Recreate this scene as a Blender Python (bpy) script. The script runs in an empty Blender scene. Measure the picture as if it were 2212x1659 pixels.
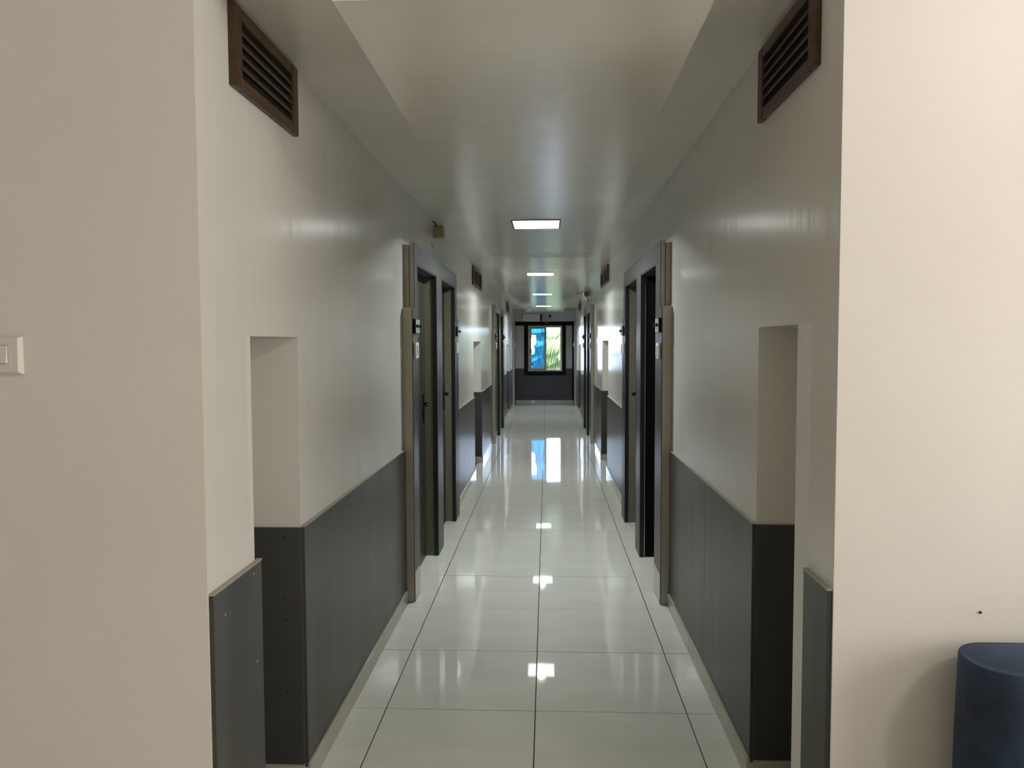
import bpy, bmesh, math, random
from mathutils import Vector, Matrix, Euler

random.seed(7)
scene = bpy.context.scene
col = scene.collection

# ------------------------------------------------------------------ camera
# frame 2212 x 1659, focal length in pixels
FPX, YAW, PITCH, ROLL, CAMH = 1686.5, 0.0448, 0.0527, -0.0035, 1.468
cy, sy = math.cos(YAW), math.sin(YAW)
fwd = Vector((-sy * math.cos(PITCH), cy * math.cos(PITCH), -math.sin(PITCH)))
rgt = Vector((cy, sy, 0.0))
upv = rgt.cross(fwd)
cr, sr = math.cos(ROLL), math.sin(ROLL)
r2 = cr * rgt + sr * upv
u2 = -sr * rgt + cr * upv
cam_data = bpy.data.cameras.new('camera')
cam_data.sensor_fit = 'HORIZONTAL'
cam_data.sensor_width = 36.0
cam_data.lens = 36.0 * FPX / 2212.0
cam_data.clip_start = 0.02
cam_data.clip_end = 300.0
cam = bpy.data.objects.new('camera', cam_data)
M = Matrix((r2, u2, -fwd)).transposed().to_4x4()
M.translation = Vector((0, 0, CAMH))
cam.matrix_world = M
col.objects.link(cam)
scene.camera = cam

# ------------------------------------------------------------------ world, lights, exposure
world = bpy.data.worlds.new('world')
scene.world = world
world.use_nodes = True
wn = world.node_tree.nodes
bg = wn['Background']
bg.inputs['Color'].default_value = (0.66, 0.74, 1.0, 1)
bg.inputs['Strength'].default_value = 36.0

def add_light(name, kind, loc, energy, color, rot=(0, 0, 0), **kw):
    d = bpy.data.lights.new(name, kind)
    d.energy = energy
    d.color = color
    for k, v in kw.items():
        setattr(d, k, v)
    o = bpy.data.objects.new(name, d)
    o.location = loc
    o.rotation_euler = rot
    col.objects.link(o)
    return o

# midday sun outside, shining on the garden side from behind the building
add_light('sun', 'SUN', (0, 0, 20), 13.0, (1.0, 0.95, 0.85), rot=(math.radians(42), 0, math.radians(-25)), angle=0.02)
# daylight through the curtained lobby window on the right, beside and behind the viewer
LOBBY_WIN = (3.4, -0.75, 1.2, 0.7, 2.5)      # wall x, y0, y1, z0, z1
add_light('lobby_window_light', 'AREA', (LOBBY_WIN[0] - 0.05, (LOBBY_WIN[1] + LOBBY_WIN[2]) / 2, (LOBBY_WIN[3] + LOBBY_WIN[4]) / 2), 62.0, (1.0, 0.945, 0.88),
          rot=(0, math.radians(90), 0), shape='RECTANGLE', size=LOBBY_WIN[4] - LOBBY_WIN[3], size_y=LOBBY_WIN[2] - LOBBY_WIN[1])
# lobby lamp on the lobby ceiling, right of the camera
LOBBY_LAMP = (1.95, 0.15, 2.84)
add_light('lobby_lamp_light', 'POINT', LOBBY_LAMP, 34.0, (1.0, 0.945, 0.87), shadow_soft_size=0.11)

scene.view_settings.view_transform = 'Standard'
scene.view_settings.look = 'None'
scene.view_settings.gamma = 1.0
scene.view_settings.use_curve_mapping = False
scene.view_settings.exposure = 0.1
scene.cycles.max_bounces = 14
scene.cycles.diffuse_bounces = 7
scene.cycles.glossy_bounces = 6

# ------------------------------------------------------------------ helpers
def new_mat(name):
    m = bpy.data.materials.new(name)
    m.use_nodes = True
    nt = m.node_tree
    b = nt.nodes['Principled BSDF']
    return m, nt, b

def simple(name, color, rough=0.5, metal=0.0, spec=0.5, coat=0.0):
    m, nt, b = new_mat(name)
    b.inputs['Base Color'].default_value = (*color, 1)
    b.inputs['Roughness'].default_value = rough
    b.inputs['Metallic'].default_value = metal
    b.inputs['Specular IOR Level'].default_value = spec
    b.inputs['Coat Weight'].default_value = coat
    # slight procedural variation of the gloss
    n = nt.nodes.new('ShaderNodeTexNoise'); n.inputs['Scale'].default_value = 14
    mp = nt.nodes.new('ShaderNodeMapRange')
    mp.inputs['To Min'].default_value = max(0.0, rough - 0.04); mp.inputs['To Max'].default_value = min(1, rough + 0.06)
    tc = nt.nodes.new('ShaderNodeTexCoord')
    nt.links.new(tc.outputs['Object'], n.inputs['Vector'])
    nt.links.new(n.outputs['Fac'], mp.inputs['Value'])
    nt.links.new(mp.outputs['Result'], b.inputs['Roughness'])
    return m

def noise_mat(name, c1, c2, rough, scale, mapping=(1, 1, 1), detail=4, bump=0.0, bump_scale=None, bump_map=None,
              spec=0.5, ramp=(0.35, 0.65), bump_dist=0.002, bump2=0.0, rough_var=0.0):
    """Two-tone procedural colour with optional stretched relief."""
    m, nt, b = new_mat(name)
    tc = nt.nodes.new('ShaderNodeTexCoord')
    mp = nt.nodes.new('ShaderNodeMapping'); mp.inputs['Scale'].default_value = mapping
    n = nt.nodes.new('ShaderNodeTexNoise'); n.inputs['Scale'].default_value = scale; n.inputs['Detail'].default_value = detail
    rp = nt.nodes.new('ShaderNodeValToRGB')
    rp.color_ramp.elements[0].position = ramp[0]; rp.color_ramp.elements[0].color = (*c1, 1)
    rp.color_ramp.elements[1].position = ramp[1]; rp.color_ramp.elements[1].color = (*c2, 1)
    L = nt.links.new
    L(tc.outputs['Object'], mp.inputs['Vector']); L(mp.outputs['Vector'], n.inputs['Vector'])
    L(n.outputs['Fac'], rp.inputs['Fac']); L(rp.outputs['Color'], b.inputs['Base Color'])
    b.inputs['Roughness'].default_value = rough
    b.inputs['Specular IOR Level'].default_value = spec
    if rough_var:
        mr = nt.nodes.new('ShaderNodeMapRange')
        mr.inputs['To Min'].default_value = rough - rough_var; mr.inputs['To Max'].default_value = rough + rough_var
        L(n.outputs['Fac'], mr.inputs['Value']); L(mr.outputs['Result'], b.inputs['Roughness'])
    if bump:
        mp2 = nt.nodes.new('ShaderNodeMapping'); mp2.inputs['Scale'].default_value = bump_map or (1, 1, 1)
        n2 = nt.nodes.new('ShaderNodeTexNoise'); n2.inputs['Scale'].default_value = bump_scale or 20; n2.inputs['Detail'].default_value = 3
        bp = nt.nodes.new('ShaderNodeBump'); bp.inputs['Strength'].default_value = bump; bp.inputs['Distance'].default_value = bump_dist
        L(tc.outputs['Object'], mp2.inputs['Vector']); L(mp2.outputs['Vector'], n2.inputs['Vector'])
        L(n2.outputs['Fac'], bp.inputs['Height'])
        last = bp
        if bump2:
            n3 = nt.nodes.new('ShaderNodeTexNoise'); n3.inputs['Scale'].default_value = 160
            b3 = nt.nodes.new('ShaderNodeBump'); b3.inputs['Strength'].default_value = bump2; b3.inputs['Distance'].default_value = 0.0006
            L(tc.outputs['Object'], n3.inputs['Vector']); L(n3.outputs['Fac'], b3.inputs['Height']); L(bp.outputs['Normal'], b3.inputs['Normal'])
            last = b3
        L(last.outputs['Normal'], b.inputs['Normal'])
    return m

MAT = {}
MAT['wall'] = noise_mat('wall_paint', (0.67, 0.65, 0.61), (0.71, 0.69, 0.65), 0.21, 1.2, (1, 1, 0.5), bump=1.0, bump_scale=11.0,
                        bump_map=(1, 1, 0.08), bump_dist=0.0020, bump2=0.06, spec=0.2)
MAT['lobby_wall'] = noise_mat('lobby_wall_paint', (0.72, 0.695, 0.65), (0.75, 0.725, 0.68), 0.45, 1.5, bump=0.25, bump_scale=6, bump_dist=0.003, bump2=0.1)
MAT['ceiling'] = noise_mat('ceiling_paint', (0.69, 0.66, 0.60), (0.73, 0.70, 0.64), 0.22, 1.5, bump=0.8, bump_scale=6,
                           bump_map=(0.35, 1.2, 1), bump_dist=0.004, bump2=0.04)
MAT['dado'] = noise_mat('grey_laminate', (0.052, 0.052, 0.048), (0.074, 0.074, 0.069), 0.28, 2.2, (1, 2.5, 0.25), bump=0.6, bump_scale=9,
                        bump_map=(1, 1, 0.06), bump_dist=0.002, spec=0.15)
MAT['dado_edge'] = simple('dado_edge', (0.36, 0.33, 0.28), 0.5)
MAT['tile'] = noise_mat('floor_tile', (0.68, 0.675, 0.62), (0.73, 0.725, 0.67), 0.028, 2.5, (1.0, 2.5, 1), detail=6, spec=0.5, rough_var=0.010)
MAT['grout'] = simple('grout', (0.035, 0.032, 0.028), 0.8)
MAT['skirting'] = noise_mat('skirting_tile', (0.40, 0.385, 0.335), (0.46, 0.44, 0.39), 0.10, 3, spec=0.55)
MAT['frame_grey'] = noise_mat('grey_frame_laminate', (0.050, 0.050, 0.056), (0.058, 0.058, 0.064), 0.34, 2, (1, 3, 0.4), detail=1, spec=0.16)
MAT['frame_edge'] = noise_mat('frame_edge_paint', (0.44, 0.40, 0.325), (0.49, 0.445, 0.37), 0.5, 5)
MAT['black'] = simple('black_edge', (0.006, 0.0055, 0.005), 0.4)
MAT['black_trim'] = simple('black_trim', (0.006, 0.006, 0.007), 0.6, spec=0.12)
MAT['door'] = noise_mat('dark_door_veneer', (0.020, 0.018, 0.014), (0.035, 0.031, 0.025), 0.4, 4, (1, 12, 0.4))
MAT['inlay'] = simple('steel_inlay', (0.45, 0.45, 0.42), 0.3, 1.0)
MAT['steel'] = simple('brushed_steel', (0.55, 0.55, 0.53), 0.3, 1.0)
MAT['iron'] = simple('dark_metal', (0.03, 0.03, 0.028), 0.35, 0.8)
MAT['room_dark'] = simple('dark_room_black', (0.005, 0.005, 0.006), 0.8, spec=0.1)  # darkness of the unlit room put into a near-black colour
MAT['wood'] = noise_mat('brown_wood', (0.040, 0.0175, 0.005), (0.075, 0.034, 0.010), 0.38, 4, (3, 3, 14), detail=6, bump=0.2, bump_scale=30)
MAT['vent_dark'] = simple('vent_dark', (0.004, 0.003, 0.003), 0.9)
MAT['slat'] = noise_mat('slat_wood', (0.050, 0.030, 0.013), (0.070, 0.042, 0.020), 0.5, 6, (2, 14, 2))
MAT['white_plastic'] = simple('white_plastic', (0.75, 0.75, 0.70), 0.3)
MAT['lobby_plastic'] = simple('lobby_switch_plastic', (0.70, 0.68, 0.63), 0.35)
MAT['sign_white'] = simple('sign_face', (0.55, 0.57, 0.60), 0.3)
MAT['ink'] = simple('dark_ink', (0.05, 0.055, 0.06), 0.6)
MAT['jbox'] = noise_mat('yellowed_plastic', (0.34, 0.285, 0.13), (0.42, 0.36, 0.19), 0.4, 8)
MAT['wire'] = simple('black_wire', (0.012, 0.012, 0.012), 0.5)
MAT['grey_wire'] = simple('grey_wire', (0.22, 0.21, 0.20), 0.5)
MAT['alu'] = noise_mat('bronze_window_frame', (0.30, 0.26, 0.21), (0.36, 0.31, 0.25), 0.4, 8)
MAT['end_wall'] = noise_mat('end_wall_paint', (0.52, 0.49, 0.50), (0.56, 0.53, 0.54), 0.5, 2)
MAT['end_dado'] = simple('end_dado', (0.060, 0.061, 0.072), 0.5, spec=0.3)
MAT['paper'] = noise_mat('white_board', (0.80, 0.79, 0.77), (0.84, 0.83, 0.81), 0.6, 6)
MAT['pencil'] = simple('pencil_grey', (0.42, 0.42, 0.42), 0.8)
MAT['chip'] = simple('chipped_spot', (0.09, 0.075, 0.06), 0.8)

def granite():
    m, nt, b = new_mat('speckled_granite')
    L = nt.links.new
    tc = nt.nodes.new('ShaderNodeTexCoord')
    v = nt.nodes.new('ShaderNodeTexVoronoi'); v.inputs['Scale'].default_value = 230
    n = nt.nodes.new('ShaderNodeTexNoise'); n.inputs['Scale'].default_value = 120; n.inputs['Detail'].default_value = 5
    mx = nt.nodes.new('ShaderNodeMath'); mx.operation = 'ADD'
    rp = nt.nodes.new('ShaderNodeValToRGB')
    rp.color_ramp.elements[0].position = 0.55; rp.color_ramp.elements[0].color = (0.040, 0.038, 0.025, 1)
    rp.color_ramp.elements[1].position = 1.0; rp.color_ramp.elements[1].color = (0.165, 0.157, 0.108, 1)
    L(tc.outputs['Object'], v.inputs['Vector']); L(tc.outputs['Object'], n.inputs['Vector'])
    L(v.outputs['Distance'], mx.inputs[0]); L(n.outputs['Fac'], mx.inputs[1])
    L(mx.outputs['Value'], rp.inputs['Fac']); L(rp.outputs['Color'], b.inputs['Base Color'])
    b.inputs['Roughness'].default_value = 0.3
    return m
MAT['granite'] = granite()

def diffuser_mat():
    # thin opal lamp cover that glows and lets the bulb behind it through
    m = bpy.data.materials.new('lamp_cover'); m.use_nodes = True
    nt = m.node_tree; nt.nodes.clear(); L = nt.links.new
    out = nt.nodes.new('ShaderNodeOutputMaterial')
    tr = nt.nodes.new('ShaderNodeBsdfTransparent'); tr.inputs['Color'].default_value = (0.95, 0.97, 0.96, 1)
    em = nt.nodes.new('ShaderNodeEmission'); em.inputs['Color'].default_value = (0.94, 1.0, 0.97, 1); em.inputs['Strength'].default_value = COVER_GLOW
    ad = nt.nodes.new('ShaderNodeAddShader')
    L(tr.outputs[0], ad.inputs[0]); L(em.outputs[0], ad.inputs[1]); L(ad.outputs[0], out.inputs['Surface'])
    return m
COVER_GLOW, BULB_GLOW = 5.0, 2750.0
def bulb_mat(k):
    m = bpy.data.materials.new('lamp_bulb'); m.use_nodes = True
    nt = m.node_tree; nt.nodes.clear(); L = nt.links.new
    out = nt.nodes.new('ShaderNodeOutputMaterial')
    em = nt.nodes.new('ShaderNodeEmission'); em.inputs['Color'].default_value = (0.94, 1.0, 0.97, 1); em.inputs['Strength'].default_value = BULB_GLOW * k
    L(em.outputs[0], out.inputs['Surface'])
    return m
MAT['bulb'] = bulb_mat(1.0)
MAT['bulb_dimmed'] = bulb_mat(0.68)   # same bulbs, turned down to darken the walls farther in
MAT['reflector'] = simple('lamp_reflector', (0.10, 0.10, 0.10), 0.6, spec=0.1)
MAT['diffuser'] = diffuser_mat()

def glass_mat(name, tint, gloss=0.06, streak=None):
    m = bpy.data.materials.new(name); m.use_nodes = True
    nt = m.node_tree; nt.nodes.clear(); L = nt.links.new
    out = nt.nodes.new('ShaderNodeOutputMaterial')
    tr = nt.nodes.new('ShaderNodeBsdfTransparent'); tr.inputs['Color'].default_value = (*tint, 1)
    gl = nt.nodes.new('ShaderNodeBsdfGlossy'); gl.inputs['Roughness'].default_value = 0.02
    mix = nt.nodes.new('ShaderNodeMixShader'); mix.inputs['Fac'].default_value = gloss
    L(tr.outputs[0], mix.inputs[1]); L(gl.outputs[0], mix.inputs[2])
    last = mix
    if streak:
        tc = nt.nodes.new('ShaderNodeTexCoord')
        mp = nt.nodes.new('ShaderNodeMapping'); mp.inputs['Scale'].default_value = (16, 1, 3.2)
        n = nt.nodes.new('ShaderNodeTexNoise'); n.inputs['Scale'].default_value = 1.0; n.inputs['Detail'].default_value = 5
        n.inputs['Distortion'].default_value = 1.2
        rp = nt.nodes.new('ShaderNodeValToRGB')
        rp.color_ramp.elements[0].position = 0.32; rp.color_ramp.elements[0].color = (*streak[0], 1)
        rp.color_ramp.elements[1].position = 0.70; rp.color_ramp.elements[1].color = (*streak[1], 1)
        L(tc.outputs['Object'], mp.inputs['Vector']); L(mp.outputs['Vector'], n.inputs['Vector']); L(n.outputs['Fac'], rp.inputs['Fac'])
        L(rp.outputs['Color'], tr.inputs['Color'])
        tl = nt.nodes.new('ShaderNodeBsdfTranslucent')
        L(rp.outputs['Color'], tl.inputs['Color'])
        m2 = nt.nodes.new('ShaderNodeMixShader'); m2.inputs['Fac'].default_value = 0.35
        L(mix.outputs[0], m2.inputs[1]); L(tl.outputs[0], m2.inputs[2])
        last = m2
    L(last.outputs[0], out.inputs['Surface'])
    return m
MAT['clear_glass'] = glass_mat('clear_glass', (0.93, 0.95, 0.94))
MAT['blue_film'] = glass_mat('blue_film', (0.05, 0.3, 0.6), 0.05, streak=((0.002, 0.022, 0.050), (0.010, 0.078, 0.135)))

def leaf_mat(name, c1, c2):
    m, nt, b = new_mat(name)
    L = nt.links.new
    tc = nt.nodes.new('ShaderNodeTexCoord')
    n = nt.nodes.new('ShaderNodeTexNoise'); n.inputs['Scale'].default_value = 1.6; n.inputs['Detail'].default_value = 3
    rp = nt.nodes.new('ShaderNodeValToRGB')
    rp.color_ramp.elements[0].position = 0.35; rp.color_ramp.elements[0].color = (*c1, 1)
    rp.color_ramp.elements[1].position = 0.65; rp.color_ramp.elements[1].color = (*c2, 1)
    L(tc.outputs['Object'], n.inputs['Vector']); L(n.outputs['Fac'], rp.inputs['Fac']); L(rp.outputs['Color'], b.inputs['Base Color'])
    b.inputs['Roughness'].default_value = 0.75
    b.inputs['Specular IOR Level'].default_value = 0.05
    return m
MAT['palm_leaf'] = leaf_mat('palm_leaf', (0.030, 0.056, 0.020), (0.060, 0.088, 0.030))
MAT['tree_leaf'] = leaf_mat('tree_leaf', (0.030, 0.048, 0.008), (0.064, 0.082, 0.014))
MAT['rachis'] = simple('palm_rachis', (0.10, 0.094, 0.06), 0.8, spec=0.05)
MAT['bark'] = noise_mat('bark', (0.10, 0.085, 0.065), (0.17, 0.15, 0.12), 0.9, 6)
MAT['lawn'] = noise_mat('lawn', (0.03, 0.055, 0.015), (0.05, 0.08, 0.022), 0.9, 3)

def sofa_mat():
    m, nt, b = new_mat('blue_suede')
    L = nt.links.new
    tc = nt.nodes.new('ShaderNodeTexCoord')
    n = nt.nodes.new('ShaderNodeTexNoise'); n.inputs['Scale'].default_value = 7; n.inputs['Detail'].default_value = 6
    rp = nt.nodes.new('ShaderNodeValToRGB')
    rp.color_ramp.elements[0].position = 0.38; rp.color_ramp.elements[0].color = (0.009, 0.019, 0.036, 1)
    rp.color_ramp.elements[1].position = 0.72; rp.color_ramp.elements[1].color = (0.020, 0.042, 0.092, 1)
    L(tc.outputs['Object'], n.inputs['Vector']); L(n.outputs['Fac'], rp.inputs['Fac']); L(rp.outputs['Color'], b.inputs['Base Color'])
    b.inputs['Roughness'].default_value = 0.75
    b.inputs['Sheen Weight'].default_value = 0.08
    b.inputs['Sheen Roughness'].default_value = 0.4
    b.inputs['Sheen Tint'].default_value = (0.35, 0.5, 0.8, 1)
    n2 = nt.nodes.new('ShaderNodeTexNoise'); n2.inputs['Scale'].default_value = 55; n2.inputs['Detail'].default_value = 4
    bp = nt.nodes.new('ShaderNodeBump'); bp.inputs['Strength'].default_value = 0.35; bp.inputs['Distance'].default_value = 0.003
    L(tc.outputs['Object'], n2.inputs['Vector']); L(n2.outputs['Fac'], bp.inputs['Height']); L(bp.outputs['Normal'], b.inputs['Normal'])
    return m
MAT['sofa'] = sofa_mat()

def box(bm, x0, x1, y0, y1, z0, z1):
    if x0 > x1: x0, x1 = x1, x0
    if y0 > y1: y0, y1 = y1, y0
    v = [bm.verts.new((x, y, z)) for z in (z0, z1) for y in (y0, y1) for x in (x0, x1)]
    for f in ((0, 2, 3, 1), (4, 5, 7, 6), (0, 1, 5, 4), (2, 6, 7, 3), (0, 4, 6, 2), (1, 3, 7, 5)):
        bm.faces.new([v[i] for i in f])

def prism(bm, pts, axis, a, b):
    """Extrude a 2D polygon along an axis ('x','y','z') from a to b."""
    def P(p, t):
        return {'x': (t, p[0], p[1]), 'y': (p[0], t, p[1]), 'z': (p[0], p[1], t)}[axis]
    v0 = [bm.verts.new(P(p, a)) for p in pts]
    v1 = [bm.verts.new(P(p, b)) for p in pts]
    n = len(pts)
    bm.faces.new(v0); bm.faces.new(v1[::-1])
    for i in range(n):
        bm.faces.new((v0[i], v1[i], v1[(i + 1) % n], v0[(i + 1) % n]))

def tube(bm, pts, r, seg=6, cap=True):
    rings = []
    n = len(pts)
    for i, p in enumerate(pts):
        p = Vector(p)
        t = (Vector(pts[min(i + 1, n - 1)]) - Vector(pts[max(i - 1, 0)])).normalized()
        a = t.orthogonal().normalized() if i == 0 else (rings[-1][1] - rings[-1][1].dot(t) * t).normalized()
        b = t.cross(a)
        rr = r[i] if isinstance(r, (list, tuple)) else r
        rings.append(([bm.verts.new(p + rr * (math.cos(2 * math.pi * k / seg) * a + math.sin(2 * math.pi * k / seg) * b)) for k in range(seg)], a))
    for i in range(n - 1):
        for k in range(seg):
            bm.faces.new((rings[i][0][k], rings[i][0][(k + 1) % seg], rings[i + 1][0][(k + 1) % seg], rings[i + 1][0][k]))
    if cap:
        bm.faces.new(rings[0][0][::-1]); bm.faces.new(rings[-1][0])

def finish(name, bm, mat, parent=None, bevel=0.0, seg=2, smooth=False, loc=None):
    bmesh.ops.recalc_face_normals(bm, faces=bm.faces)
    if bevel:
        bmesh.ops.bevel(bm, geom=list(bm.edges), offset=bevel, segments=seg, affect='EDGES', profile=0.6, clamp_overlap=True)
    if loc is not None:
        bmesh.ops.translate(bm, verts=bm.verts, vec=-Vector(loc))
    me = bpy.data.meshes.new(name)
    bm.to_mesh(me); bm.free()
    if smooth:
        for p in me.polygons: p.use_smooth = True
    me.materials.append(mat)
    o = bpy.data.objects.new(name, me)
    col.objects.link(o)
    if loc is not None:
        o.location = loc
    if parent is not None:
        o.parent = parent
        if parent.type == 'EMPTY' or parent.location.length > 0:
            o.matrix_parent_inverse = Matrix.Translation(parent_world(parent)).inverted()
    return o

def parent_world(p):
    w = Vector(p.location)
    q = p
    while q.parent is not None:
        w = Vector(q.location)  # children keep world coordinates through matrix_parent_inverse
        break
    return w

def bobj(name, dims, mat, parent=None, bevel=0.0, **kw):
    bm = bmesh.new(); box(bm, *dims)
    return finish(name, bm, mat, parent, bevel, **kw)

def empty(name, loc, label=None, cat=None, group=None, kind=None):
    o = bpy.data.objects.new(name, None)
    o.empty_display_size = 0.1
    o.location = loc
    col.objects.link(o)
    tag(o, label, cat, group, kind)
    return o

def tag(o, label=None, cat=None, group=None, kind=None):
    if label: o['label'] = label
    if cat: o['category'] = cat
    if group: o['group'] = group
    if kind: o['kind'] = kind
    return o

# ------------------------------------------------------------------ layout (metres; y runs along the corridor)
WL, WR = -0.805, 0.688          # plaster faces of the corridor walls
YL, YR = 1.79, 1.882           # lobby faces left and right of the corridor mouth
YEND = 18.56
WT = 0.45                       # wall thickness
DADO = 0.868                    # top of the grey dado
def X(s, d):                    # d metres out from the plaster into the corridor (negative: into the wall)
    return WL + d if s < 0 else WR - d
def zs(s, y):                   # ceiling strip height at the walls (sags a little towards the far end)
    return (2.35 - 0.005 * (y - 2)) if s < 0 else (2.41 - 0.0078 * (y - 2))
def zm(y):                      # lowered middle of the ceiling
    return 2.25 - 0.0045 * (y - 2)

LIGHTS = [(5.12, 'nearest square ceiling light, largest in view'), (8.63, 'second square ceiling light from the lobby'),
          (11.95, 'third square ceiling light from the lobby'), (15.45, 'farthest square ceiling light by the end window')]
LXC, LHW, LHL = -0.068, 0.148, 0.175
NICHES = [(2.058, 2.493, 1.489), (8.55, 9.50, 1.484), (15.50, 16.36, 1.43)]
NICHES_R = [(2.066, 2.578, 1.516), (8.80, 9.75, 1.49), (15.85, 16.75, 1.43)]
BAYS = [4.33, 11.34]
OP1, MULL, OPEN2, FEND, CASE = {-1: (0.17, 0.98), 1: (0.25, 0.99)}, (0.98, 1.23), (1.23, 2.02), 2.15, 2.26
HEAD_T, HEAD_B, CASE_T = 2.035, 1.925, 1.667
ENDCASE = 18.12

# ------------------------------------------------------------------ structure: walls
def wall_side(name, s, y0, niches, label):
    ops = [(a, b, t) for a, b, t in niches]
    for y in BAYS:
        ops += [(y + OP1[s][0], y + OP1[s][1], HEAD_B), (y + OPEN2[0], y + OPEN2[1], HEAD_B)]
    ops.sort()
    bm = bmesh.new()
    xi, xo = X(s, 0), X(s, -WT)
    y = y0 + 0.001
    top = 2.75
    for a, b, t in ops:
        box(bm, xi, xo, y, a, 0, top)
        box(bm, xi, xo, a, b, t, top)
        y = b
    box(bm, xi, xo, y, YEND, 0, top)
    bmesh.ops.remove_doubles(bm, verts=bm.verts, dist=1e-5)
    o = finish(name, bm, MAT['wall'])
    tag(o, label, 'wall', kind='structure')
    # backs of the niches
    for i, (a, b, t) in enumerate(niches):
        bobj('niche_back', (X(s, -0.34), X(s, -0.36), a, b, 0, t), MAT['wall'], o)
    return o
wall_l = wall_side('wall_left', -1, YL, NICHES, 'off-white glossy painted wall along the left of the corridor')
wall_r = wall_side('wall_right', 1, YR, NICHES_R, 'off-white glossy painted wall along the right of the corridor')

# end wall with the window opening
WIN = (-0.445, 0.362, 0.79, 1.873)
bm = bmesh.new()
box(bm, -2.0, WIN[0], YEND, YEND + 0.14, 0, 2.75)
box(bm, WIN[1], 2.0, YEND, YEND + 0.14, 0, 2.75)
box(bm, WIN[0], WIN[1], YEND, YEND + 0.14, 0, WIN[2])
box(bm, WIN[0], WIN[1], YEND, YEND + 0.14, WIN[3], 2.75)
wall_e = tag(finish('wall_end', bm, MAT['end_wall']), 'grey-white painted wall at the far end of the corridor', 'wall', kind='structure')
bobj('dado_panel', (WL, WR, YEND - 0.008, YEND, 0.0, 0.69), MAT['end_dado'], wall_e)
bobj('dado_panel', (WL, -0.54, YEND - 0.008, YEND, 0.69, 0.858), MAT['end_dado'], wall_e)
bobj('dado_panel', (0.45, WR, YEND - 0.008, YEND, 0.69, 0.858), MAT['end_dado'], wall_e)

# black surround of the window and black band across the end wall
tr = empty('trim_1', (0, YEND, 0.7), 'black border framing the end window with a band across the wall', 'trim', kind='structure')
yb0, yb1 = YEND - 0.02, YEND - 0.0005
bobj('top_band', (WL, WR, yb0, yb1, 1.873, 1.968), MAT['black_trim'], tr)
bobj('side_band', (WL, -0.752, yb0, yb1, 0.0, 1.873), MAT['black_trim'], tr)
bobj('side_band', (0.598, WR, yb0, yb1, 0.0, 1.873), MAT['black_trim'], tr)
bobj('window_border', (-0.54, WIN[0], yb0, yb1, 0.692, 1.873), MAT['black_trim'], tr)
bobj('window_border', (WIN[1], 0.45, yb0, yb1, 0.692, 1.873), MAT['black_trim'], tr)
bobj('window_border', (WIN[0], WIN[1], yb0, yb1, 0.692, WIN[2]), MAT['black_trim'], tr)

# lobby: front wall left and right of the corridor mouth, lintel, other walls
LX0, LX1, LY0, LZ = -3.2, 3.4, -3.6, 3.0
o = bobj('wall_lobby_left', (LX0, WL - 0.0005, YL, YL + 0.3, 0, LZ), MAT['lobby_wall'])
tag(o, 'plain lobby wall left of the corridor mouth carrying a light switch', 'wall', kind='structure')
o = bobj('wall_lobby_right', (WR + 0.0005, LX1, YR, YR + 0.3, 0, LZ), MAT['lobby_wall'])
tag(o, 'bright lobby wall right of the corridor mouth behind the blue sofa', 'wall', kind='structure')
o = bobj('wall_lobby_lintel', (WL - 0.01, WR + 0.01, YL + 0.02, YL + 0.2, 2.46, LZ), MAT['lobby_wall'])
tag(o, 'lobby wall above the corridor mouth', 'wall', kind='structure')
o = bobj('wall_lobby_back', (LX0, LX1, LY0 - 0.2, LY0, 0, LZ), MAT['lobby_wall'])
tag(o, 'lobby wall behind the viewer', 'wall', kind='structure')
o = bobj('wall_lobby_side', (LX0 - 0.2, LX0, LY0 - 0.2, YL + 0.3, 0, LZ), MAT['lobby_wall'])
tag(o, 'lobby wall on the far left', 'wall', kind='structure')
o = bobj('wall_lobby_far_right', (LX1, LX1 + 0.2, LY0 - 0.2, YR + 0.3, 0, LZ), MAT['lobby_wall'])
tag(o, 'lobby wall on the far right', 'wall', kind='structure')
o = bobj('ceiling_lobby', (LX0 - 0.2, LX1 + 0.2, LY0 - 0.2, YL + 0.35, LZ, LZ + 0.1), MAT['lobby_wall'])
tag(o, 'plain white lobby ceiling', 'ceiling', kind='structure')

# ------------------------------------------------------------------ ceiling of the corridor
bm = bmesh.new()
PXL, PXR, SL = -0.49, 0.385, 0.05
ys = [YL + 0.02 + (YEND - YL - 0.02) * i / 24 for i in range(25)]
rows = []
for y in ys:
    a = [(WL, y, zs(-1, y)), (PXL - SL, y, zs(-1, y)), (PXR + SL, y, zs(1, y)), (WR, y, zs(1, y))]
    rows.append([bm.verts.new(p) for p in a])
for i in range(24):
    for k in (0, 2):
        bm.faces.new((rows[i][k], rows[i][k + 1], rows[i + 1][k + 1], rows[i + 1][k]))
tops = [[bm.verts.new((x, y, 2.5)) for x in (WL - 0.05, WR + 0.05)] for y in (ys[0], ys[-1])]
bm.faces.new((tops[0][0], tops[0][1], tops[1][1], tops[1][0]))
bm.faces.new((tops[0][0], tops[0][1], rows[0][3], rows[0][2], rows[0][1], rows[0][0]))
ceil = tag(finish('ceiling', bm, MAT['ceiling']), 'glossy off-white corridor ceiling with a lowered middle', 'ceiling', kind='structure')
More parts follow.
